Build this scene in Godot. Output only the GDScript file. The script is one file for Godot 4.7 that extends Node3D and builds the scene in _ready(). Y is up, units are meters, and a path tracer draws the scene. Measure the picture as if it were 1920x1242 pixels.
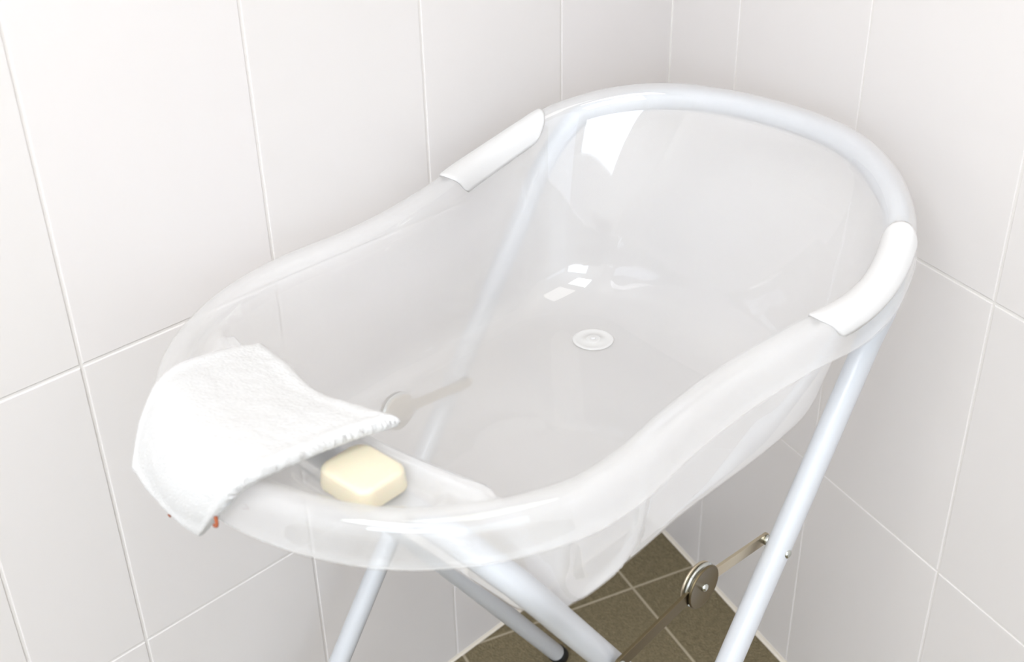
extends Node3D
# A translucent baby bath on a white folding tube stand, in the corner of a tiled washroom.
# World: the two tiled walls meet at x = 0, z = 0; wall_left runs along -x, wall_right along RD.

const ZC := 0.3142                      # the bath's plane of symmetry (parallel to the left wall)
const RD := Vector3(-0.34639, 0.0, 0.93809)   # direction of the right wall, from the corner
const RN := Vector3(-0.93809, 0.0, -0.34639)  # its normal, into the room
const BATH := Vector3(-0.62, 0.652, ZC)
const STAND := Vector3(-0.647, -0.0431, ZC)
const SHIFT := Vector3(-0.0428, 0.0431, 0.032)   # from the bath's survey axes to the room's
const WINDOW_ENERGY := 3.38               # daylight through the unseen side window
const FRONT_FILL_ENERGY := 1.2               # fill light from the added window in the front wall
const LAMP_ENERGY := 3.65                 # base strength of the unseen ceiling lamp panels
var rng := RandomNumberGenerator.new()
var M := {}

func _ready() -> void:
	# ---------- camera ----------
	var cam := Camera3D.new()
	cam.name = "camera"
	cam.projection = Camera3D.PROJECTION_PERSPECTIVE
	cam.keep_aspect = Camera3D.KEEP_HEIGHT
	cam.fov = 30.828
	cam.near = 0.02
	cam.transform = Transform3D(Basis(Vector3(0.696046, -0.019616, 0.717729), Vector3(0.374242, 0.863009, -0.339349), Vector3(-0.61275, 0.504807, 0.608036)), Vector3(-1.46889, 1.47933, 1.09885))
	var ca := CameraAttributesPhysical.new()
	ca.frustum_focus_distance = 1.42
	ca.frustum_focal_length = 43.5
	ca.exposure_aperture = 6.3
	cam.attributes = ca
	cam.current = true
	add_child(cam)
	# ---------- environment ----------
	var we := WorldEnvironment.new()
	we.name = "environment"
	var env := Environment.new()
	env.background_mode = Environment.BG_SKY
	var sky := Sky.new()
	var sm := ProceduralSkyMaterial.new()
	sky.sky_material = sm
	env.sky = sky
	env.tonemap_mode = Environment.TONE_MAPPER_LINEAR
	env.tonemap_exposure = 1.0
	env.sdfgi_enabled = true
	env.ssao_enabled = true
	env.ssil_enabled = true
	we.environment = env
	add_child(we)
	rng.seed = 7
	materials()
	# ---------- large lights: unseen side window and ceiling panels, added front window ----------
	window_light()
	ceiling_panel()
	# ---------- setting ----------
	room()
	# ---------- objects ----------
	stand()
	bath()
	soap()
	washcloth()
	litter()

# =====================================================================  materials
func mat(c: Color, rough := 0.5, metal := 0.0) -> StandardMaterial3D:
	var m := StandardMaterial3D.new()
	m.albedo_color = c
	m.roughness = rough
	m.metallic = metal
	return m

func noise_tex(freq: float, c0: Color, c1: Color, size := 512, sd := 3, normal := false, bump := 4.0, gain := 0.5) -> NoiseTexture2D:
	var n := FastNoiseLite.new()
	n.noise_type = FastNoiseLite.TYPE_SIMPLEX_SMOOTH
	n.frequency = freq
	n.seed = sd
	n.fractal_octaves = 5
	n.fractal_gain = gain
	var t := NoiseTexture2D.new()
	t.width = size
	t.height = size
	t.seamless = true
	t.noise = n
	if normal:
		t.as_normal_map = true
		t.bump_strength = bump
	else:
		var g := Gradient.new()
		g.offsets = PackedFloat32Array([0.0, 1.0])
		g.colors = PackedColorArray([c0, c1])
		t.color_ramp = g
	return t

func materials() -> void:
	# glazed white wall tile, three close tones
	for k in 3:
		var w := mat([Color(0.891, 0.872, 0.862), Color(0.889, 0.87, 0.859), Color(0.893, 0.873, 0.864)][k], 0.3)
		w.metallic_specular = 0.45
		M["tile%d" % k] = w
	M.grout = mat(Color(0.895, 0.877, 0.86), 0.85)
	M.seal = mat(Color(0.90, 0.865, 0.81), 0.45)
	for k in 3:
		var fm := mat(Color.WHITE, 0.72)
		fm.albedo_texture = noise_tex([0.05, 0.06, 0.045][k], [Color(0.395, 0.35, 0.25), Color(0.405, 0.36, 0.26), Color(0.385, 0.34, 0.24)][k], [Color(0.55, 0.50, 0.385), Color(0.555, 0.505, 0.39), Color(0.54, 0.49, 0.375)][k], 512, 11 + k, false, 4.0, 0.78)
		fm.uv1_triplanar = true
		fm.uv1_world_triplanar = true
		fm.uv1_scale = Vector3(3.0, 3.0, 3.0)
		fm.detail_enabled = true
		fm.detail_blend_mode = BaseMaterial3D.BLEND_MODE_MIX
		fm.normal_enabled = true
		fm.normal_texture = noise_tex(0.12, Color.BLACK, Color.WHITE, 512, 30 + k, true, 3.0)
		fm.detail_enabled = false
		M["floor%d" % k] = fm
	M.floor_grout = mat(Color(0.70, 0.655, 0.565), 0.9)
	M.plaster = mat(Color(0.98, 0.98, 0.98), 0.85)  # extra white, so the unseen walls and ceiling bounce more light
	# clear-frosted polypropylene of the bath: scattering water side, smooth clear underside; the floor of the bath is milkier
	var p := mat(Color(0.995, 0.992, 0.994), 0.6)
	p.transparency = BaseMaterial3D.TRANSPARENCY_ALPHA
	p.vertex_color_use_as_albedo = true
	p.backlight_enabled = true
	p.backlight = Color(0.9, 0.9, 0.9)
	p.metallic_specular = 0.1
	M.plastic = p
	var sk := mat(Color(1.0, 1.0, 1.0, 0.02), 0.04)
	sk.transparency = BaseMaterial3D.TRANSPARENCY_ALPHA
	M.skin = sk
	var g := mat(Color(0.86, 0.853, 0.848), 0.45)
	M.grip = g
	var pl := mat(Color(0.97, 0.965, 0.96, 0.62), 0.3)
	pl.transparency = BaseMaterial3D.TRANSPARENCY_ALPHA
	pl.backlight_enabled = true
	pl.backlight = Color(0.6, 0.6, 0.6)
	M.plug = pl
	var tb := mat(Color(0.782, 0.788, 0.802), 0.3)
	tb.clearcoat_enabled = true
	tb.clearcoat = 0.3
	tb.clearcoat_roughness = 0.12
	M.tube = tb
	M.steel_reflect_pale = mat(Color(0.76, 0.71, 0.62), 0.33, 1.0)  # reflection of the white walls put into the colour
	M.steel_reflect_dark = mat(Color(0.44, 0.395, 0.305), 0.38, 1.0)  # reflection of the dark floor put into the colour
	M.chrome = mat(Color(0.75, 0.76, 0.74), 0.18, 1.0)
	M.rubber = mat(Color(0.06, 0.06, 0.065), 0.6)
	var so := mat(Color(0.875, 0.84, 0.745), 0.38)
	so.subsurf_scatter_enabled = true
	so.subsurf_scatter_strength = 0.25
	so.clearcoat_enabled = true
	so.clearcoat = 0.35
	so.clearcoat_roughness = 0.2
	M.soap = so
	var cl := mat(Color(0.815, 0.809, 0.804), 0.95)
	cl.rim_enabled = true
	cl.rim = 0.3
	M.cloth = cl
	M.tag = mat(Color(0.62, 0.33, 0.2), 0.8)
	M.lint = mat(Color(0.95, 0.93, 0.9), 0.8)
	var gl := mat(Color(0.95, 0.97, 1.0), 0.4)
	gl.emission_enabled = true
	gl.emission = Color(0.94, 0.97, 1.0)
	gl.emission_energy_multiplier = 3.0
	M.window = gl
	var gd := gl.duplicate()
	gd.emission_energy_multiplier = 0.35
	M.added_window_dim = gd  # faint glow for the pane of the added front window
	var lp := mat(Color(1, 0.98, 0.95), 0.4)
	lp.emission_enabled = true
	lp.emission = Color(1.0, 0.97, 0.92)
	lp.emission_energy_multiplier = 1.5
	M.lamp = lp
	M.frame = mat(Color(0.9, 0.9, 0.9), 0.4)

# =====================================================================  helpers
func put(called: String, mesh: Mesh, m: Material, parent: Node, at := Vector3.ZERO) -> MeshInstance3D:
	var o := MeshInstance3D.new()
	o.name = called
	o.mesh = mesh
	o.material_override = m
	o.position = at
	o.cast_shadow = GeometryInstance3D.SHADOW_CASTING_SETTING_ON
	parent.add_child(o, true)
	return o

func thing(called: String, label: String, category: String, at: Vector3) -> Node3D:
	var o := Node3D.new()
	o.name = called
	o.position = at
	o.set_meta("label", label)
	o.set_meta("category", category)
	add_child(o, true)
	return o

func structure(called: String, label: String, category: String) -> Node3D:
	var o := thing(called, label, category, Vector3.ZERO)
	o.set_meta("kind", "structure")
	return o

# a closed or open grid of points -> smooth mesh; rows[i][j]; wrap joins the last column to the first
func grid(rows: Array, wrap: bool, flip := false) -> ArrayMesh:
	var st := SurfaceTool.new()
	st.begin(Mesh.PRIMITIVE_TRIANGLES)
	st.set_smooth_group(0)
	var n: int = rows[0].size()
	for r in rows:
		for q in r:
			st.add_vertex(q)
	var cols := n if wrap else n - 1
	for i in rows.size() - 1:
		for j in cols:
			var a := i * n + j
			var b := i * n + (j + 1) % n
			var c := a + n
			var d := b + n
			if flip:
				for v in [a, c, b, b, c, d]: st.add_index(v)
			else:
				for v in [a, b, c, b, d, c]: st.add_index(v)
	st.generate_normals()
	return st.commit()

# a tube of radius r along a polyline, with closed ends
func tube(path: PackedVector3Array, r: float, sides := 20, caps := true) -> ArrayMesh:
	var rows := []
	var n := path.size()
	var t0 := (path[1] - path[0]).normalized()
	var u := t0.cross(Vector3(0.31, 0.2, 0.93)).normalized()
	for i in n:
		var t := (path[mini(i + 1, n - 1)] - path[maxi(i - 1, 0)]).normalized()
		u = (u - t * u.dot(t)).normalized()
		var v := t.cross(u)
		var row := PackedVector3Array()
		for k in sides:
			var a := TAU * k / sides
			row.append(path[i] + (u * cos(a) + v * sin(a)) * r)
		rows.append(row)
	if caps:
		for e in [0, n - 1]:
			var c := path[e]
			var out: Vector3 = (path[0] - path[1]).normalized() if e == 0 else (path[n - 1] - path[n - 2]).normalized()
			var ring: PackedVector3Array = rows[0] if e == 0 else rows[rows.size() - 1]
			var r1 := PackedVector3Array()
			var r2 := PackedVector3Array()
			for q in ring:
				r1.append(c + (q - c) * 0.85 + out * r * 0.12)
				r2.append(c + (q - c) * 0.001 + out * r * 0.12)
			if e == 0:
				rows.push_front(r1)
				rows.push_front(r2)
			else:
				rows.append(r1)
				rows.append(r2)
	return grid(rows, true, false)

# a lathe around the local y axis; profile of Vector2(radius, y), bottom to top
func lathe(prof: Array, sides := 40) -> ArrayMesh:
	var rows := []
	for q in prof:
		var row := PackedVector3Array()
		for k in sides:
			var a := TAU * k / sides
			row.append(Vector3(maxf(q.x, 0.00001) * cos(a), q.y, maxf(q.x, 0.00001) * sin(a)))
		rows.append(row)
	return grid(rows, true, false)

# a slab of size s (thickness along z) with chamfered edges at the front (+z) side, centred, front face at z = 0
func slab(w: float, h: float, depth: float, bev: float) -> ArrayMesh:
	return frustum([Vector2(-w / 2, -h / 2), Vector2(w / 2, -h / 2), Vector2(w / 2, h / 2), Vector2(-w / 2, h / 2)], depth, bev)

# a plate from a convex counter-clockwise outline in xy, front at z = 0, back at z = -depth; chamfered in two steps at the front
func frustum(o: Array, depth: float, bev: float) -> ArrayMesh:
	var st := SurfaceTool.new()
	st.begin(Mesh.PRIMITIVE_TRIANGLES)
	var n := o.size()
	var lay := [[0.0, -depth], [0.0, -bev], [bev * 0.35, -bev * 0.3], [bev, 0.0]]
	var pts := []
	for l in lay:
		var ring := []
		for i in n:
			var p0: Vector2 = o[(i + n - 1) % n]
			var p1: Vector2 = o[i]
			var p2: Vector2 = o[(i + 1) % n]
			var e0 := (p1 - p0).normalized()
			var e1 := (p2 - p1).normalized()
			var n0 := Vector2(-e0.y, e0.x)
			var n1 := Vector2(-e1.y, e1.x)
			var m := (n0 + n1) / (1.0 + n0.dot(n1))
			var q: Vector2 = p1 + m * l[0]
			ring.append(Vector3(q.x, q.y, l[1]))
		pts.append(ring)
	for k in lay.size() - 1:
		for i in n:
			var j := (i + 1) % n
			st.set_smooth_group(-1)
			for v in [pts[k][i], pts[k + 1][j], pts[k][j], pts[k][i], pts[k + 1][i], pts[k + 1][j]]:
				st.add_vertex(v)
	for i in range(1, n - 1):
		st.set_smooth_group(-1)
		for v in [pts[3][0], pts[3][i + 1], pts[3][i]]: st.add_vertex(v)
		for v in [pts[0][0], pts[0][i], pts[0][i + 1]]: st.add_vertex(v)
	st.generate_normals()
	return st.commit()

func box(called: String, lo: Vector3, hi: Vector3, m: Material, parent: Node) -> MeshInstance3D:
	var b := BoxMesh.new()
	b.size = hi - lo
	return put(called, b, m, parent, (lo + hi) / 2)

# =====================================================================  room
const TOP := 2.9
const ROWS := [0.0, 0.407, 0.8075, 1.2082, 1.6089, 2.0095, 2.4102]
const JOINT := 0.0034

func room() -> void:
	var th := 0.12
	# left wall: backing behind the joints, tiles in front; its tiles' faces lie in z = 0
	var wl := structure("wall_left", "left wall of large glossy white tiles in straight courses", "wall")
	box("wall_body", Vector3(-4.52, -0.12, -th), Vector3(0.12, TOP + 0.12, -0.0014), M.grout, wl)
	var xs := [0.0, 0.2515, 0.5077, 0.7607, 1.0162, 1.1549, 1.4103, 1.6658, 1.9212, 2.1766, 2.432, 2.6874, 2.9429, 3.1909]
	tiles(wl, xs, Vector3(-1, 0, 0), Vector3(0, 0, 1))
	# right wall
	var wr := structure("wall_right", "right wall of large glossy white tiles, meeting the left at a sharp corner", "wall")
	var bs := BoxMesh.new()
	bs.size = Vector3(th - 0.0014, TOP + 0.24, 4.9)
	var wb := put("wall_body", bs, M.grout, wr)
	wb.transform = Transform3D(Basis(-RN, Vector3.UP, (-RN).cross(Vector3.UP)), RD * 2.25 + Vector3(0, TOP / 2, 0) - RN * (th / 2 + 0.0007))
	var rs := [0.0, 0.172, 0.4342, 0.6946, 0.9552, 1.2158, 1.4764, 1.737, 1.9976, 2.2581, 2.5188, 2.7794, 3.0399, 3.296]
	tiles(wr, rs, RD, RN)
	# unseen walls and ceiling, set far off and very white to even the light
	var wf := structure("wall_front", "unseen plain white wall behind the camera, holding the added frosted window", "wall")
	for q in [[-4.52, WINF[0], -0.12, TOP + 0.12], [WINF[1], -1.2, -0.12, TOP + 0.12], [WINF[0], WINF[1], -0.12, WINF[2]], [WINF[0], WINF[1], WINF[3], TOP + 0.12]]:
		box("wall_body", Vector3(q[0], q[2], 4.2), Vector3(q[1], q[3], 4.32), M.plaster, wf)
	var ws := structure("wall_side", "unseen plain white wall on the far left side of the room, with a high frosted window", "wall")
	for q in [[-0.12, WIN[0], -0.12, TOP + 0.12], [WIN[1], 4.32, -0.12, TOP + 0.12], [WIN[0], WIN[1], -0.12, WIN[2]], [WIN[0], WIN[1], WIN[3], TOP + 0.12]]:
		box("wall_body", Vector3(-4.52, q[2], q[0]), Vector3(-4.4, q[3], q[1]), M.plaster, ws)
	var ce := structure("ceiling", "unseen plain white ceiling", "ceiling")
	box("ceiling_slab", Vector3(-4.52, TOP, -0.12), Vector3(0.12, TOP + 0.12, 4.32), M.plaster, ce)
	floor_tiles()
	# grout in the corner between the two tiled walls
	var t3 := structure("trim_3", "thin pale grout line in the corner of the two tiled walls", "trim")
	put("corner_grout", tube(PackedVector3Array([Vector3(-0.0010, 0.004, 0.0007), Vector3(-0.0010, 2.4, 0.0007)]), 0.0019, 10), M.grout, t3)
	# flexible seals along the foot of the walls
	var t1 := structure("trim_1", "cream sealant bead along the foot of the right wall", "trim")
	bead(t1, RD * 0.0, RD * 2.9, RN, 0.0055)
	var t2 := structure("trim_2", "cream sealant bead along the foot of the left wall", "trim")
	bead(t2, Vector3(-3.08, 0, 0), Vector3(-0.003, 0, 0), Vector3(0, 0, 1), 0.0045)

func bead(parent: Node, a: Vector3, b: Vector3, n: Vector3, r: float) -> void:
	var rows := []
	for e in 25:
		var p := a.lerp(b, e / 24.0)
		var row := PackedVector3Array()
		var wob := 1.0 + 0.12 * sin(e * 2.7) + 0.06 * sin(e * 6.1)
		for k in 6:
			var t := PI / 2 * k / 5
			row.append(p + n * (r * wob * (1.0 - 0.85 * sin(t))) + Vector3.UP * (r * 1.3 * (1.0 - 0.85 * cos(t)) + 0.0002))
		row.append(p - n * 0.001 + Vector3.UP * r * 1.3)
		row.append(p - n * 0.001)
		row.append(p + n * r * wob)
		rows.append(row)
	var flip := n.cross(Vector3.UP).dot(b - a) > 0.0
	put("sealant_bead", grid(rows, false, flip), M.seal, parent)

func tiles(wall: Node3D, cols: Array, along: Vector3, normal: Vector3) -> void:
	var side := Vector3.UP.cross(normal)
	var s := signf(side.dot(along))
	var shared := {}
	for i in cols.size() - 1:
		for j in ROWS.size() - 1:
			var w: float = cols[i + 1] - cols[i] - JOINT
			var h: float = ROWS[j + 1] - ROWS[j] - JOINT
			if i == 0: w += JOINT / 2
			var key := "%d_%d" % [roundi(w * 10000), roundi(h * 10000)]
			if not shared.has(key):
				shared[key] = slab(w, h, 0.008, 0.0012)
			var o := put("tile", shared[key], M["tile%d" % rng.randi_range(0, 2)], wall)
			var cx: float = (cols[i] + cols[i + 1]) / 2.0
			if i == 0: cx = (cols[1] - JOINT / 2) - w / 2
			var tilt := Basis(Vector3.UP, rng.randf_range(-0.0009, 0.0009)) * Basis(side, rng.randf_range(-0.0007, 0.0007))
			o.transform = Transform3D(tilt * Basis(side, Vector3.UP, normal), along * cx + Vector3.UP * ((ROWS[j] + ROWS[j + 1]) / 2.0) + normal * rng.randf_range(-0.0001, 0.0002))

# floor tiles on a grid that runs with the right wall, each cut to the room's outline
func floor_tiles() -> void:
	var fl := structure("floor", "dark brown-grey matt floor tiles with pale joints", "floor")
	box("floor_slab", Vector3(-4.52, -0.12, -0.12), Vector3(0.12, -0.0012, 4.32), M.floor_grout, fl)
	var cross := Vector2(-0.1792, 0.1073)
	var ax := Vector2(RD.x, RD.z)
	var ay := Vector2(-RD.z, RD.x)      # away from the right wall
	var room_poly := PackedVector2Array([Vector2(-0.002, 0.002), Vector2(-3.1, 0.002), Vector2(-3.1, 3.0), Vector2(-1.111, 3.0)])
	var size := 0.335
	var g := 0.0045
	for i in range(-2, 11):
		for j in range(-1, 11):
			var o := cross + ax * (i * size) + ay * (j * size)
			var poly := PackedVector2Array([o + (ax + ay) * g / 2, o + ax * (size - g / 2) + ay * g / 2, o + (ax + ay) * (size - g / 2), o + ax * g / 2 + ay * (size - g / 2)])
			for c in Geometry2D.intersect_polygons(poly, room_poly):
				var pts := []
				var mid := Vector2.ZERO
				for q in c: mid += q / c.size()
				for q in c: pts.append(Vector2(q.x - mid.x, -(q.y - mid.y)))
				# counter-clockwise in (x, -z)
				var area := 0.0
				for k in pts.size():
					area += pts[k].cross(pts[(k + 1) % pts.size()])
				if absf(area) < 0.0004: continue
				if area < 0: pts.reverse()
				var t := put("tile", frustum(pts, 0.008, 0.0012), M["floor%d" % rng.randi_range(0, 2)], fl)
				t.transform = Transform3D(Basis(Vector3.RIGHT, -PI / 2), Vector3(mid.x, rng.randf_range(-0.0002, 0.0002), mid.y))

const WIN := [1.41, 3.91, 1.70, 2.75]     # the window in the side wall: z from, to; y from, to
const WINF := [-4.2, -1.75, 0.4, 2.65]    # the added fill window in the front wall: x from, to; y from, to

func window_light() -> void:
	window("window_1", "unseen high frosted window in the side wall, placed to reflect in the bath", Transform3D(Basis(Vector3.UP, PI / 2), Vector3(-4.4, (WIN[2] + WIN[3]) / 2, (WIN[0] + WIN[1]) / 2)), Vector2(WIN[1] - WIN[0], WIN[3] - WIN[2]), WINDOW_ENERGY, M.window)  # out of view, placed so its reflection falls on the bath wall
	window("window_2", "wide frosted window added in the front wall behind the camera for fill light", Transform3D(Basis(Vector3.UP, PI), Vector3((WINF[0] + WINF[1]) / 2, (WINF[2] + WINF[3]) / 2, 4.2)), Vector2(WINF[1] - WINF[0], WINF[3] - WINF[2]), FRONT_FILL_ENERGY, M.added_window_dim)  # added fill, brightens the left wall and the inside of the bath

# a frosted window in its opening; local +z looks into the room
func window(called: String, label: String, at: Transform3D, size: Vector2, energy: float, glow: Material) -> void:
	var w := structure(called, label, "window")
	w.transform = at
	var hx := size.x / 2
	var hy := size.y / 2
	for q in [[-hx, -hy, 0.05 - hx, hy], [hx - 0.05, -hy, hx, hy], [0.05 - hx, -hy, hx - 0.05, 0.05 - hy], [0.05 - hx, hy - 0.05, hx - 0.05, hy]]:
		box("window_frame", Vector3(q[0], q[1], -0.06), Vector3(q[2], q[3], -0.01), M.frame, w)
	box("window_pane", Vector3(0.05 - hx, 0.05 - hy, -0.045), Vector3(hx - 0.05, hy - 0.05, -0.035), glow, w)
	var a := AreaLight3D.new()
	a.name = called + "_daylight"
	a.area_size = size - Vector2(0.1, 0.1)
	a.light_color = Color(0.86, 0.93, 1.0)
	a.light_energy = energy
	a.area_normalize_energy = true
	a.area_range = 12.0
	a.area_attenuation = 2.0
	a.shadow_enabled = true
	a.transform = at * Transform3D(Basis(Vector3.UP, PI), Vector3(0, 0, -0.03))
	add_child(a)

func ceiling_panel() -> void:  # lamps out of view, placed to balance the two tiled walls
	lamp_panel("unseen square ceiling lamp panel nearer the side window, placed to light the right wall", Vector3(-3.0, TOP, 1.1), LAMP_ENERGY * 1.4)
	lamp_panel("unseen square ceiling lamp panel, placed to light the upper walls near the corner", Vector3(-1.25, TOP, 1.3), LAMP_ENERGY * 0.22)

func lamp_panel(label: String, at: Vector3, energy: float) -> void:
	var t := thing("unseen_ceiling_lamp", label, "lamp", at)
	box("lamp_frame", Vector3(-0.64, -0.05, -0.64), Vector3(0.64, 0.0, 0.64), M.frame, t)
	box("lamp_diffuser", Vector3(-0.6, -0.054, -0.6), Vector3(0.6, -0.05, 0.6), M.lamp, t)
	var a := AreaLight3D.new()
	a.name = "unseen_ceiling_lamp_light"
	a.area_size = Vector2(1.2, 1.2)
	a.light_color = Color(0.965, 0.982, 1.0)
	a.light_energy = energy
	a.area_normalize_energy = true
	a.area_range = 12.0
	a.area_attenuation = 2.0
	a.shadow_enabled = true
	a.transform = Transform3D(Basis(Vector3.RIGHT, -PI / 2), at - Vector3(0, 0.06, 0))
	add_child(a, true)

# =====================================================================  bath
# the rim's crest round the bath's centre (x = -0.62), by angle from the head end: radius and height
const CREST := [
	Vector3(0, 0.4040, 0.9410), Vector3(10, 0.4035, 0.9405), Vector3(20, 0.4005, 0.9380), Vector3(29.5, 0.3925, 0.9290),
	Vector3(38.5, 0.3805, 0.9134), Vector3(43.7, 0.3697, 0.9017), Vector3(48.1, 0.3561, 0.8890), Vector3(53.6, 0.3370, 0.8765),
	Vector3(60, 0.3126, 0.8680), Vector3(68.9, 0.2779, 0.8632), Vector3(74.9, 0.2629, 0.8609), Vector3(83.1, 0.2506, 0.8586),
	Vector3(91.4, 0.2455, 0.8563), Vector3(99.1, 0.2476, 0.8545), Vector3(105.9, 0.2548, 0.8532), Vector3(111.8, 0.2659, 0.8525),
	Vector3(116.9, 0.2796, 0.8514), Vector3(122, 0.2968, 0.8492), Vector3(127.2, 0.3144, 0.8466), Vector3(131.8, 0.3294, 0.8444),
	Vector3(136.4, 0.3417, 0.8432), Vector3(146.1, 0.3655, 0.8416), Vector3(155.8, 0.3840, 0.8406), Vector3(165, 0.3940, 0.8404),
	Vector3(173, 0.3995, 0.8404), Vector3(180, 0.4020, 0.8404)]

func crest_rh(deg: float) -> Vector2:
	var d := fposmod(deg, 360.0)
	if d > 180.0: d = 360.0 - d
	var i := 0
	while i < CREST.size() - 2 and CREST[i + 1].x < d: i += 1
	var a: Vector3 = CREST[i]
	var b: Vector3 = CREST[i + 1]
	var p: Vector3 = CREST[i - 1] if i > 0 else Vector3(-CREST[1].x, CREST[1].y, CREST[1].z)
	var q: Vector3 = CREST[i + 2] if i + 2 < CREST.size() else Vector3(360.0 - a.x, a.y, a.z)
	var t := (d - a.x) / (b.x - a.x)
	var out := Vector2.ZERO
	for k in 2:
		var m0 := (b[k + 1] - p[k + 1]) / (b.x - p.x) * (b.x - a.x)
		var m1 := (q[k + 1] - a[k + 1]) / (q.x - a.x) * (b.x - a.x)
		out[k] = (2 * t * t * t - 3 * t * t + 1) * a[k + 1] + (t * t * t - 2 * t * t + t) * m0 + (-2 * t * t * t + 3 * t * t) * b[k + 1] + (t * t * t - t * t) * m1
	return out

# crest point in the bath's own axes (origin at the middle of its underside)
func crest(deg: float) -> Vector3:
	var v := crest_rh(deg)
	return Vector3(v.x * cos(deg_to_rad(deg)), v.y - BATH.y, v.x * sin(deg_to_rad(deg)))

func crest_out(deg: float) -> Vector3:
	var a := crest(deg - 1.5)
	var b := crest(deg + 1.5)
	var t := b - a
	t.y = 0
	return Vector3(t.z, 0, -t.x).normalized()

# polar distance to a rounded rectangle x0..x1, +-hz, corner radius r
func rr(deg: float, x0: float, x1: float, hz: float, r: float) -> float:
	var dir := Vector2(cos(deg_to_rad(deg)), sin(deg_to_rad(deg)))
	var lo := 0.02
	var hi := 0.6
	for k in 26:
		var m := (lo + hi) / 2
		var q := dir * m - Vector2((x0 + x1) / 2, 0)
		var e := q.abs() - Vector2((x1 - x0) / 2 - r, hz - r)
		var d := Vector2(maxf(e.x, 0), maxf(e.y, 0)).length() + minf(maxf(e.x, e.y), 0.0) - r
		if d > 0: hi = m
		else: lo = m
	return lo

func tray_edge_x(z: float) -> float:
	return -0.285 + 0.032 * pow(z / 0.214, 2.0)

# the profile across the rim: x outwards from the crest, y up
const RIM := [Vector2(0.0155, -0.0455), Vector2(0.0177, -0.0462), Vector2(0.0193, -0.0445), Vector2(0.0193, -0.0420), Vector2(0.0175, -0.0385), Vector2(0.0168, -0.0320), Vector2(0.0162, -0.0220), Vector2(0.0151, -0.0140), Vector2(0.0127, -0.0080), Vector2(0.0091, -0.0038), Vector2(0.0052, -0.0012), Vector2(0.0, 0.0), Vector2(-0.0050, -0.0006), Vector2(-0.0096, -0.0024), Vector2(-0.0138, -0.0062), Vector2(-0.0164, -0.0115), Vector2(-0.0178, -0.0170)]

func dish(q: Vector2, c: Vector2, h: Vector2, r: float) -> float:
	var e := (q - c).abs() - h + Vector2(r, r)
	var d := Vector2(maxf(e.x, 0), maxf(e.y, 0)).length() + minf(maxf(e.x, e.y), 0.0) - r
	return smoothstep(0.003, -0.005, d)

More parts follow.
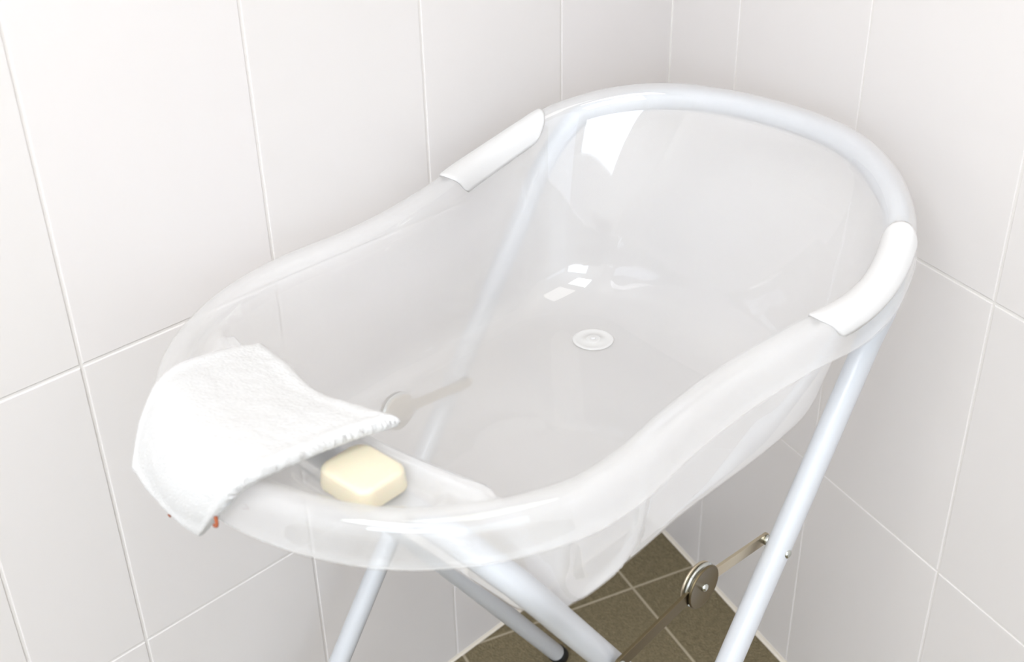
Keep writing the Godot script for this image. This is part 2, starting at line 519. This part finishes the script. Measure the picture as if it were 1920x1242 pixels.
func bath_rows() -> Array:
	var N := 288
	var rows := []
	for q in RIM:
		var row := PackedVector3Array()
		for k in N:
			var d := 360.0 * k / N
			row.append(crest(d) + crest_out(d) * q.x + Vector3.UP * q.y)
		rows.append(row)
	var inner: PackedVector3Array = rows[rows.size() - 1]
	# edge of the well: the rim's inner side, cut straight by the tray at the foot end
	var edge := PackedVector3Array()
	var gap := PackedFloat32Array()
	for k in N:
		var p := inner[k]
		var dir := Vector2(p.x, p.z).normalized()
		var r0 := Vector2(p.x, p.z).length()
		var r1 := r0 - 0.0030
		var r := r1
		if dir.x < -0.1:
			var lo := 0.0
			var hi := r1
			if dir.x * r1 < tray_edge_x(dir.y * r1):
				for it in 24:
					var m := (lo + hi) / 2
					if dir.x * m < tray_edge_x(dir.y * m): hi = m
					else: lo = m
				# rounded where the tray meets the sides
				var s := lo
				var kk := 0.018
				var h := clampf(0.5 + 0.5 * (r1 - s) / kk, 0, 1)
				r = lerpf(r1, s, h) - kk * h * (1 - h) * 0.6
		gap.append(r0 - r)
		var w := smoothstep(0.006, 0.03, r0 - r)
		var y := lerpf(p.y - 0.012, 0.829 - BATH.y, w)
		edge.append(Vector3(dir.x * r, y, dir.y * r))
	# tray: from the rim down to its floor, across, up to a rounded ledge
	var steps := [0.03, 0.06, 0.09, 0.12, 0.16, 0.21, 0.27, 0.33, 0.39, 0.45, 0.5, 0.55, 0.6, 0.65, 0.7, 0.74, 0.78, 0.82, 0.86, 0.89, 0.92, 0.95, 0.975, 1.0]
	for s in steps:
		var row := PackedVector3Array()
		for k in N:
			var a := inner[k]
			var b := edge[k]
			var q := a.lerp(b, s)
			var w := smoothstep(0.012, 0.04, gap[k])
			var fl := 0.8185 - BATH.y
			var y0 := q.y
			var din: float = s * gap[k]
			var dout: float = (1.0 - s) * gap[k]
			var y1: float = lerpf(a.y, fl, smoothstep(-0.002, 0.009, din))
			y1 = maxf(y1, lerpf(fl, b.y, smoothstep(0.016, 0.008, dout)))
			var c2 := Vector2(q.x, q.z)
			if dout > 0.012:
				y1 -= 0.0085 * dish(c2, Vector2(-0.319, 0.092), Vector2(0.036, 0.062), 0.014) + 0.008 * dish(c2, Vector2(-0.325, -0.085), Vector2(0.038, 0.075), 0.02)
			q.y = lerpf(y0, y1, w)
			row.append(q)
		rows.append(row)
	# the well: wall, rounded foot, floor
	var low := 0.655 - BATH.y
	for t in range(1, 47):
		var row := PackedVector3Array()
		for k in N:
			var d := rad_to_deg(atan2(edge[k].z, edge[k].x))
			var dir := Vector2(edge[k].x, edge[k].z).normalized()
			var head := smoothstep(70.0, 25.0, absf(d))
			var foot := smoothstep(95.0, 120.0, absf(d))
			var rb := lerpf(rr(d, -0.235, 0.262, 0.2085, 0.088), rr(d, -0.226, 0.262, 0.2085, 0.046), foot)
			var E := edge[k]
			var K := Vector3(dir.x * rb, low, dir.y * rb)
			var rho := lerpf(lerpf(0.036, 0.024, foot), 0.07, head)
			var A := K + (E - K).normalized() * rho
			var B := K - Vector3(dir.x, 0, dir.y) * rho
			var q: Vector3
			if t <= 22:
				var s := t / 22.0
				q = E.lerp(A, s)
			elif t <= 36:
				var s := (t - 22) / 14.0
				q = A * (1 - s) * (1 - s) + K * 2 * s * (1 - s) + B * s * s
			else:
				var s := (t - 36) / 10.0
				q = B.lerp(Vector3(0.0, low, 0.0), s * 0.999)
			# a U-shaped bead pressed out near the foot end of the long side facing the room
			if t <= 34 and q.z > 0.08 and q.x < -0.05:
				var u := (q.x + 0.156) / 0.053
				var v := (q.y - 0.082) / 0.062
				var e := pow(pow(absf(u), 2.6) + pow(maxf(-v, 0.0), 2.6), 1.0 / 2.6)
				var dep := 0.0050 * exp(-pow((e - 1.0) / 0.085, 2.0)) - 0.0015 * smoothstep(1.0, 0.85, e)
				q += Vector3(dir.x * 0.4, 0, dir.y).normalized() * dep * smoothstep(0.165, 0.12, q.y)
			row.append(q)
		rows.append(row)
	return rows

func bath() -> void:
	var b := thing("baby_bath", "frosted clear plastic baby bath with a wavy rolled rim, resting on the white folding stand", "bath", BATH + SHIFT)
	var rows := bath_rows()
	# thickness: the same surface moved along its normals, joined at the lip
	var nr := rows.size()
	var N: int = rows[0].size()
	var norms := []
	for i in nr:
		var line := PackedVector3Array()
		for k in N:
			var du: Vector3 = rows[i][(k + 1) % N] - rows[i][(k + N - 1) % N]
			var dv: Vector3 = rows[mini(i + 1, nr - 1)][k] - rows[maxi(i - 1, 0)][k]
			var n := dv.cross(du).normalized()
			if i >= nr - 2: n = Vector3.UP
			line.append(n)
		norms.append(line)
	# make normals point to the side that holds water / outwards over the rim
	var sgn := 1.0 if norms[11][0].y > 0.0 else -1.0
	var under := []
	for i in nr:
		var row := PackedVector3Array()
		for k in N:
			var n: Vector3 = norms[i][k] * sgn
			if i >= nr - 2: n = Vector3.UP
			row.append(rows[i][k] - n * 0.0026)
		under.append(row)
	# one closed clear skin, and the milky core within it
	var all := []
	var core := []
	for i in range(nr - 1, -1, -1):
		all.append(rows[i])
		var mid := PackedVector3Array()
		for k in N: mid.append((rows[i][k] + under[i][k]) / 2)
		core.append(mid)
	for i in nr: all.append(under[i])
	var mesh := ArrayMesh.new()
	mesh.add_surface_from_arrays(Mesh.PRIMITIVE_TRIANGLES, grid(all, true, true).surface_get_arrays(0))
	mesh.surface_set_material(0, M.skin)
	# opacity in the vertex alpha rises from the rim to the floor of the bath
	var arrays := grid(core, true, true).surface_get_arrays(0)
	var cols := PackedColorArray()
	for i in range(nr - 1, -1, -1):
		var body := lerpf(lerpf(0.27, 0.36, smoothstep(4.0, 16.0, float(i))) + 0.12 * smoothstep(38.0, 50.0, float(i)), 0.55, smoothstep(RIM.size() + 38.0, RIM.size() + 24.0 + 47.0, float(i)))
		for k in N: cols.append(Color(1, 1, 1, body))
	arrays[Mesh.ARRAY_COLOR] = cols
	mesh.add_surface_from_arrays(Mesh.PRIMITIVE_TRIANGLES, arrays)
	mesh.surface_set_material(1, M.plastic)
	var sh := put("shell", mesh, null, b)
	sh.material_override = null
	for s in [1.0, -1.0]:
		grip(b, s)
	drain(b)

# soft white grip moulded over the rim, its head end rounded, its other end cut in a wave
func grip(parent: Node3D, side: float) -> void:
	var L := [Vector2(0.0164, -0.0240), Vector2(0.0160, -0.0190), Vector2(0.0153, -0.0140), Vector2(0.0129, -0.0080), Vector2(0.0093, -0.0036), Vector2(0.0053, -0.0010), Vector2(0.0, 0.0), Vector2(-0.0051, -0.0006), Vector2(-0.0098, -0.0024), Vector2(-0.0141, -0.0062), Vector2(-0.0168, -0.0115), Vector2(-0.0181, -0.0170), Vector2(-0.0192, -0.0225), Vector2(-0.0205, -0.0280)]
	var d0 := 43.0
	var d1 := 68.6
	var rows := []
	var under := []
	var n := L.size()
	for i in 49:
		var t := i / 48.0
		var top := PackedVector3Array()
		var bot := PackedVector3Array()
		for k in n:
			var c := k / float(n - 1)          # 0 outer, 1 inner
			# head end: half round; other end: slanted wave
			var a := d0 + 3.6 * (1.0 - sqrt(maxf(0.0, 1.0 - pow(2.0 * c - 1.0, 2.0) * 0.97)))
			var e := d1 - 2.8 * smoothstep(0.45, 0.08, c) - 1.6 * smoothstep(0.1, 0.0, c) - 2.4 * smoothstep(0.55, 0.9, c) - 1.4 * smoothstep(0.88, 1.0, c)
			var d := lerpf(a, e, t)
			var low: float = L[k].y
			if L[k].x > 0.0146: low = lerpf(-0.0125, L[k].y, 0.35 + 0.65 * t)
			var base: Vector3 = crest(d * side) + crest_out(d * side) * L[k].x + Vector3.UP * low
			var q0: Vector2 = L[maxi(k - 1, 0)]
			var q1: Vector2 = L[mini(k + 1, n - 1)]
			var nn := Vector2(-(q1.y - q0.y), q1.x - q0.x).normalized()
			if nn.y < 0 and nn.x * L[k].x < 0: nn = -nn
			if absf(nn.y) > 0.3 and nn.y < 0: nn = -nn
			var nor: Vector3 = crest_out(d * side) * nn.x + Vector3.UP * nn.y
			var edge := smoothstep(0.0, 0.02, minf(t, 1.0 - t)) * smoothstep(0.0, 0.08, minf(c, 1.0 - c))
			top.append(base + nor * lerpf(0.0004, 0.0016, edge))
			bot.append(base - nor * 0.0006)
		rows.append(top)
		under.append(bot)
	put("grip", shell_of(rows, under, side > 0), M.grip, parent)

# a closed thin solid from an upper and a lower grid
func shell_of(a: Array, b: Array, flip: bool) -> ArrayMesh:
	var all := []
	for i in a.size():
		var row := PackedVector3Array()
		row.append_array(a[i])
		var r: PackedVector3Array = b[i].duplicate()
		r.reverse()
		row.append_array(r)
		all.append(row)
	# close the ends
	for e in [0, a.size() - 1]:
		var n: int = a[e].size()
		var mid := PackedVector3Array()
		for k in n: mid.append((a[e][k] + b[e][k]) / 2)
		var row := mid.duplicate()
		var r := mid.duplicate()
		r.reverse()
		row.append_array(r)
		if e == 0: all.push_front(row)
		else: all.append(row)
	return grid(all, true, flip)

func drain(parent: Node3D) -> void:
	var at := Vector3(-0.425 + 0.62, 0.655 - BATH.y, -0.096)
	var d := put("drain_plug", lathe([Vector2(0, 0), Vector2(0.024, 0), Vector2(0.0256, 0.0004), Vector2(0.0262, 0.0012), Vector2(0.0258, 0.002), Vector2(0.0225, 0.0024), Vector2(0.0205, 0.0017), Vector2(0.010, 0.0017), Vector2(0.0095, 0.0024), Vector2(0.0085, 0.0029), Vector2(0.005, 0.0031), Vector2(0, 0.0031)]), M.plug, parent, at)
	put("plug_knob", lathe([Vector2(0.0, 0.0029), Vector2(0.0036, 0.0029), Vector2(0.0034, 0.0037), Vector2(0.0028, 0.0041), Vector2(0, 0.0042)], 24), M.plug, d)

# =====================================================================  stand
const RT := 0.0137

func smooth_path(ctrl: Array, closed := false, step := 0.006) -> PackedVector3Array:
	var c := Curve3D.new()
	c.bake_interval = step
	var n := ctrl.size()
	for i in n:
		var p: Vector3 = ctrl[i]
		var a: Vector3 = ctrl[maxi(i - 1, 0)]
		var b: Vector3 = ctrl[mini(i + 1, n - 1)]
		var t := (b - a).normalized()
		c.add_point(p, -t * (p - a).length() / 3.0, t * (b - p).length() / 3.0)
	return c.get_baked_points()

func a_leg(y: float, s: float) -> Vector3:
	return Vector3(-0.610 + 0.694 * (y - 0.45), y, 0.252 * s) + Vector3(0, 0, ZC) - STAND

func b_leg(y: float, s: float) -> Vector3:
	return Vector3(-0.684 - 0.683 * (y - 0.45), y, 0.214 * s) + Vector3(0, 0, ZC) - STAND

func stand() -> void:
	var st := thing("bath_stand", "white tubular folding stand with crossed legs, carrying the baby bath", "stand", STAND + SHIFT)
	# head frame: up one leg, round under the head rim, down the other
	var ctrl := [a_leg(-0.0311, 1), a_leg(0.2, 1), a_leg(0.45, 1), a_leg(0.65, 1), a_leg(0.77, 1), a_leg(0.825, 1)]
	var arc := []
	for d in [39.0, 34.0, 28.0, 20.0, 10.0]:
		arc.append(d)
	var ring := [36.0, 30.0, 22.0, 12.0, 0.0, -12.0, -22.0, -30.0, -36.0]
	for d in ring:
		var v := crest_rh(d)
		var q := crest(d) + crest_out(d) * -0.0008 + Vector3.UP * (-0.0195 - 0.010 * smoothstep(15.0, 36.0, absf(d)))
		ctrl.append(q + BATH - STAND)
	for y in [0.825, 0.77, 0.65, 0.45, 0.2, -0.0311]: ctrl.append(a_leg(y, -1))
	put("head_frame", tube(smooth_path(ctrl), RT, 28), M.tube, st)
	# foot frame: passes under the soap tray
	var cb := [b_leg(-0.0311, 1), b_leg(0.2, 1), b_leg(0.45, 1), b_leg(0.65, 1), b_leg(0.735, 1)]
	for z in [0.178, 0.135, 0.07, 0.0, -0.07, -0.135, -0.178]:
		var yy := 0.784 - 0.012 * smoothstep(0.15, 0.2, absf(z))
		cb.append(Vector3(-0.684 - 0.683 * (yy - 0.45), yy, z + ZC) - STAND)
	for y in [0.735, 0.65, 0.45, 0.2, -0.0311]: cb.append(b_leg(y, -1))
	put("foot_frame", tube(smooth_path(cb), RT, 28), M.tube, st)
	# rubber feet
	for s in [1, -1]:
		for which in 2:
			var p0 := a_leg(-0.0297, s) if which == 0 else b_leg(-0.0297, s)
			var p1 := a_leg(-0.0157, s) if which == 0 else b_leg(-0.0157, s)
			put("foot_cap", tube(PackedVector3Array([p0, p1]), RT + 0.0016, 24), M.rubber, st)
		brace(st, s)

# folding brace on one side: two flat bars, a round locking joint and screws
func brace(st: Node3D, s: float) -> void:
	var o := Vector3(0, 0, ZC) - STAND
	var zb := 0.2335 * s
	var pa := Vector3(-0.519, 0.5765, zb) + o
	var pb := Vector3(-0.768, 0.5765, zb) + o
	var pj := Vector3(-0.6398, 0.5915, zb) + o
	var outward := Vector3(0, 0, s)
	bar(st, pb, pj, outward, 0.0080, 0.0017, 0.0012 * s, M.steel_reflect_dark)
	bar(st, pj, pa, outward, 0.0070, 0.0017, -0.0012 * s, M.steel_reflect_pale)
	var j := Node3D.new()
	j.name = "lock_joint"
	j.position = pj
	j.basis = Basis(Vector3.RIGHT, PI / 2 * s)
	st.add_child(j, true)
	put("joint_plate", lathe([Vector2(0, -0.0062), Vector2(0.0225, -0.0062), Vector2(0.0242, -0.0058), Vector2(0.0247, -0.0045), Vector2(0.0240, -0.0034), Vector2(0.0226, -0.0032)], 48), M.steel_reflect_pale, j)
	put("joint_rim", lathe([Vector2(0.0222, -0.0034), Vector2(0.0228, -0.0016), Vector2(0.0246, -0.0012), Vector2(0.0252, 0.0), Vector2(0.0246, 0.0012), Vector2(0.0228, 0.0016), Vector2(0.0222, 0.0034)], 48), M.chrome, j)
	put("joint_plate", lathe([Vector2(0.0226, 0.0032), Vector2(0.0240, 0.0034), Vector2(0.0247, 0.0045), Vector2(0.0243, 0.0058), Vector2(0.0236, 0.0064), Vector2(0.0226, 0.0061), Vector2(0, 0.0060)], 48), M.steel_reflect_dark, j)
	put("rivet", lathe([Vector2(0.0045, 0.0055), Vector2(0.0045, 0.0072), Vector2(0.0036, 0.0086), Vector2(0.0018, 0.0093), Vector2(0, 0.0095)], 24), M.chrome, j)
	# screws: on the outside of the head frame, and through the brace into the foot frame
	var prof := [Vector2(0.0052, -0.001), Vector2(0.0052, 0.0006), Vector2(0.0046, 0.0018), Vector2(0.003, 0.0028), Vector2(0.0012, 0.0032), Vector2(0, 0.0032)]
	var a := put("screw", lathe(prof, 24), M.chrome, st, Vector3(-0.5235, 0.5765, (0.252 + RT - 0.0012) * s) + o)
	a.basis = Basis(Vector3.RIGHT, PI / 2 * s)
	var b := put("screw", lathe(prof, 24), M.chrome, st, pb + outward * 0.0028)
	b.basis = Basis(Vector3.RIGHT, PI / 2 * s)
	var c := put("spacer", tube(PackedVector3Array([Vector3(-0.519, 0.5765, 0.2325 * s) + o, Vector3(-0.519, 0.5765, 0.240 * s) + o]), 0.006, 20), M.chrome, st)
	c.name = "spacer"

func bar(st: Node3D, a: Vector3, b: Vector3, outward: Vector3, half: float, thick: float, off: float, m: Material) -> void:
	var t := (b - a).normalized()
	var u := outward.cross(t).normalized()
	var L := (b - a).length()
	var pts := []
	for k in 9:
		var an := -PI / 2 + PI * k / 8
		pts.append(Vector2(L + half * cos(an), half * sin(an)))
	for k in 9:
		var an := PI / 2 + PI * k / 8
		pts.append(Vector2(half * cos(an), half * sin(an)))
	var o := put("brace_bar", frustum(pts, thick * 2.0, 0.0004), m, st)
	# outline is counter-clockwise in (t, u) seen from outward
	var zz := t.cross(u)
	o.transform = Transform3D(Basis(t, u, zz), a + outward * off * signf(outward.z) + zz * thick)

# =====================================================================  soap
func soap() -> void:
	var t := thing("soap_bar", "cream-yellow block of soap with rounded corners in the bath's soap tray", "soap", SHIFT + Vector3(-0.9390, 0.8103, ZC + 0.0885))
	t.rotation.y = deg_to_rad(2.0)
	var hx := 0.0275
	var hz := 0.0325
	var h := 0.0225
	var rows := []
	# superelliptic block, layer by layer
	var lay := []
	for k in 8:
		var a := -PI / 2 + PI / 2 * k / 7.0
		lay.append(Vector2(-0.0042 * (1 - cos(a)), 0.0042 * (1 + sin(a))))
	for k in 10:
		var a := PI / 2 * k / 9.0
		lay.append(Vector2(-0.0050 * (1 - cos(a)) - 0.0012, h - 0.0050 + 0.0050 * sin(a)))
	var sides := 96
	var first := PackedVector3Array()
	for k in sides: first.append(Vector3(0, 0, 0))
	rows.append(first)
	for l in lay:
		var row := PackedVector3Array()
		for k in sides:
			var d := 360.0 * k / sides
			row.append(soap_pt(d, hx + l.x, hz + l.x, l.y))
		rows.append(row)
	for f in [0.8, 0.55, 0.3, 0.001]:
		var row := PackedVector3Array()
		for k in sides:
			var q := soap_pt(360.0 * k / sides, hx - 0.0062, hz - 0.0062, h)
			row.append(Vector3(q.x * f, h + 0.0006 * (1 - f * f), q.z * f))
		rows.append(row)
	put("soap_block", grid(rows, true, false), M.soap, t)

func soap_pt(deg: float, hx: float, hz: float, y: float) -> Vector3:
	var dir := Vector2(cos(deg_to_rad(deg)), sin(deg_to_rad(deg)))
	var lo := 0.0
	var hi := 0.1
	var r := 0.013
	for k in 22:
		var m := (lo + hi) / 2
		var e := (dir * m).abs() - Vector2(hx - r, hz - r)
		var d := Vector2(maxf(e.x, 0), maxf(e.y, 0)).length() + minf(maxf(e.x, e.y), 0.0) - r
		if d > 0: hi = m
		else: lo = m
	return Vector3(dir.x * lo, y, dir.y * lo)

# =====================================================================  washcloth
# control points (bath-centred x, y, z): rows from the far edge to the near edge, columns from the tub side over the rim and down
const CLOTH := [
	[Vector3(-0.898, 0.851, -0.108), Vector3(-0.940, 0.856, -0.120), Vector3(-0.984, 0.853, -0.127), Vector3(-1.017, 0.825, -0.121), Vector3(-1.042, 0.783, -0.113)],
	[Vector3(-0.904, 0.853, -0.055), Vector3(-0.955, 0.857, -0.070), Vector3(-1.008, 0.856, -0.080), Vector3(-1.035, 0.824, -0.082), Vector3(-1.046, 0.780, -0.080)],
	[Vector3(-0.912, 0.850, 0.000), Vector3(-0.965, 0.857, -0.012), Vector3(-1.028, 0.857, -0.026), Vector3(-1.049, 0.822, -0.034), Vector3(-1.047, 0.776, -0.044)],
	[Vector3(-0.901, 0.851, 0.047), Vector3(-0.962, 0.856, 0.030), Vector3(-1.032, 0.857, 0.020), Vector3(-1.050, 0.824, 0.008), Vector3(-1.046, 0.773, -0.018)],
	[Vector3(-0.891, 0.852, 0.085), Vector3(-0.948, 0.852, 0.070), Vector3(-1.030, 0.853, 0.062), Vector3(-1.046, 0.828, 0.046), Vector3(-1.044, 0.772, -0.004)]]

func cr(a: Vector3, b: Vector3, c: Vector3, d: Vector3, t: float) -> Vector3:
	return 0.5 * (2.0 * b + (c - a) * t + (2.0 * a - 5.0 * b + 4.0 * c - d) * t * t + (3.0 * b - a - 3.0 * c + d) * t * t * t)

func cr_line(p: Array, t: float) -> Vector3:
	var n := p.size()
	var f := clampf(t, 0.0, 1.0) * (n - 1)
	var i := mini(int(f), n - 2)
	var a: Vector3 = p[i - 1] if i > 0 else 2.0 * p[0] - p[1]
	var d: Vector3 = p[i + 2] if i + 2 < n else 2.0 * p[n - 1] - p[n - 2]
	return cr(a, p[i], p[i + 1], d, f - i)

func cloth_pt(u: float, v: float) -> Vector3:
	var col := []
	for r in CLOTH: col.append(cr_line(r, u))
	return cr_line(col, v)

func washcloth() -> void:
	var base := Vector3(-0.99, 0.84, ZC)
	var t := thing("wash_mitt", "fluffy white terry wash mitt draped over the foot end of the bath's rim", "washcloth", base + SHIFT)
	var off := Vector3(0, 0, ZC) - base
	var nz := FastNoiseLite.new()
	nz.seed = 5
	nz.frequency = 1.0
	nz.fractal_octaves = 2
	var NU := 250
	var NV := 270
	var pts := []
	for j in NV + 1:
		var line := PackedVector3Array()
		for i in NU + 1: line.append(cloth_pt(i / float(NU), j / float(NV)) + off)
		pts.append(line)
	var top := []
	var bot := []
	for j in NV + 1:
		var a := PackedVector3Array()
		var b := PackedVector3Array()
		for i in NU + 1:
			var u := i / float(NU)
			var v := j / float(NV)
			var p: Vector3 = pts[j][i]
			var du: Vector3 = pts[j][mini(i + 3, NU)] - pts[j][maxi(i - 3, 0)]
			var dv: Vector3 = pts[mini(j + 3, NV)][i] - pts[maxi(j - 3, 0)][i]
			var n := dv.cross(du).normalized()
			if n.y - n.x < 0: n = -n
			# two layers of terry: the thickness falls off towards the border like a half round, with a soft hem roll
			var e := minf(minf(u, 1 - u) * 0.20, minf(v, 1 - v) * 0.19)
			var th := 0.0062 * sqrt(1.0 - pow(1.0 - clampf(e / 0.0065, 0, 1), 2.0))
			var hem := 0.0014 * exp(-pow((e - 0.009) / 0.006, 2.0))
			# loops of pile: a fine relief over the whole cloth that also frays its outline
			var q := p * 400.0
			var w := nz.get_noise_3dv(q)
			var fray := (du.normalized() * nz.get_noise_3dv(q + Vector3(91, 7, 33)) + dv.normalized() * nz.get_noise_3dv(q + Vector3(-40, 55, 12)))
			var slow := nz.get_noise_3dv(p * 45.0) * 0.0006
			p += fray * lerpf(0.0017, 0.0004, smoothstep(0.0, 0.004, e))
			a.append(p + n * (th + hem + slow + w * 0.0005 + 0.0004))
			b.append(p - n * (th + 0.0004 - w * 0.0006))
		top.append(a)
		bot.append(b)
	put("terry_cloth", shell_of(top, bot, false), M.cloth, t)
	# the sewn-in brown hanging loop, its ends showing under the hem
	var lp := cloth_pt(0.84, 0.985) + off + Vector3(0, 0.006, 0)
	var loop := put("hanging_loop", tube(smooth_path([lp + Vector3(-0.006, 0.003, 0.010), lp + Vector3(-0.008, -0.003, 0.013), lp + Vector3(-0.007, -0.007, 0.007)], false, 0.001), 0.0016, 10), M.tag, t)
	loop.set_meta("label", "brown hanging loop")
	var l2 := cloth_pt(0.985, 0.5) + off
	put("stitch", tube(PackedVector3Array([l2 + Vector3(-0.006, -0.003, -0.001), l2 + Vector3(-0.006, -0.004, 0.002)]), 0.0009, 8), M.tag, t)

# =====================================================================  small litter on the floor
func litter() -> void:
	var a := put("thread", tube(PackedVector3Array([Vector3(0, 0.0012, 0), Vector3(0.006, 0.004, 0.004), Vector3(0.0155, 0.0065, 0.0165)]), 0.0011, 8), M.lint, self, Vector3(-0.377, 0, 0.328))
	a.set_meta("label", "short white thread lying on the dark floor behind the crossed legs")
	a.set_meta("category", "thread")
	var b := put("crumb", lathe([Vector2(0, 0), Vector2(0.0012, 0.0002), Vector2(0.0014, 0.0010), Vector2(0.0008, 0.0018), Vector2(0, 0.002)], 10), M.lint, self, Vector3(-0.239, 0.0, 0.424))
	b.set_meta("label", "tiny white crumb on the floor tile under the bath")
	b.set_meta("category", "crumb")
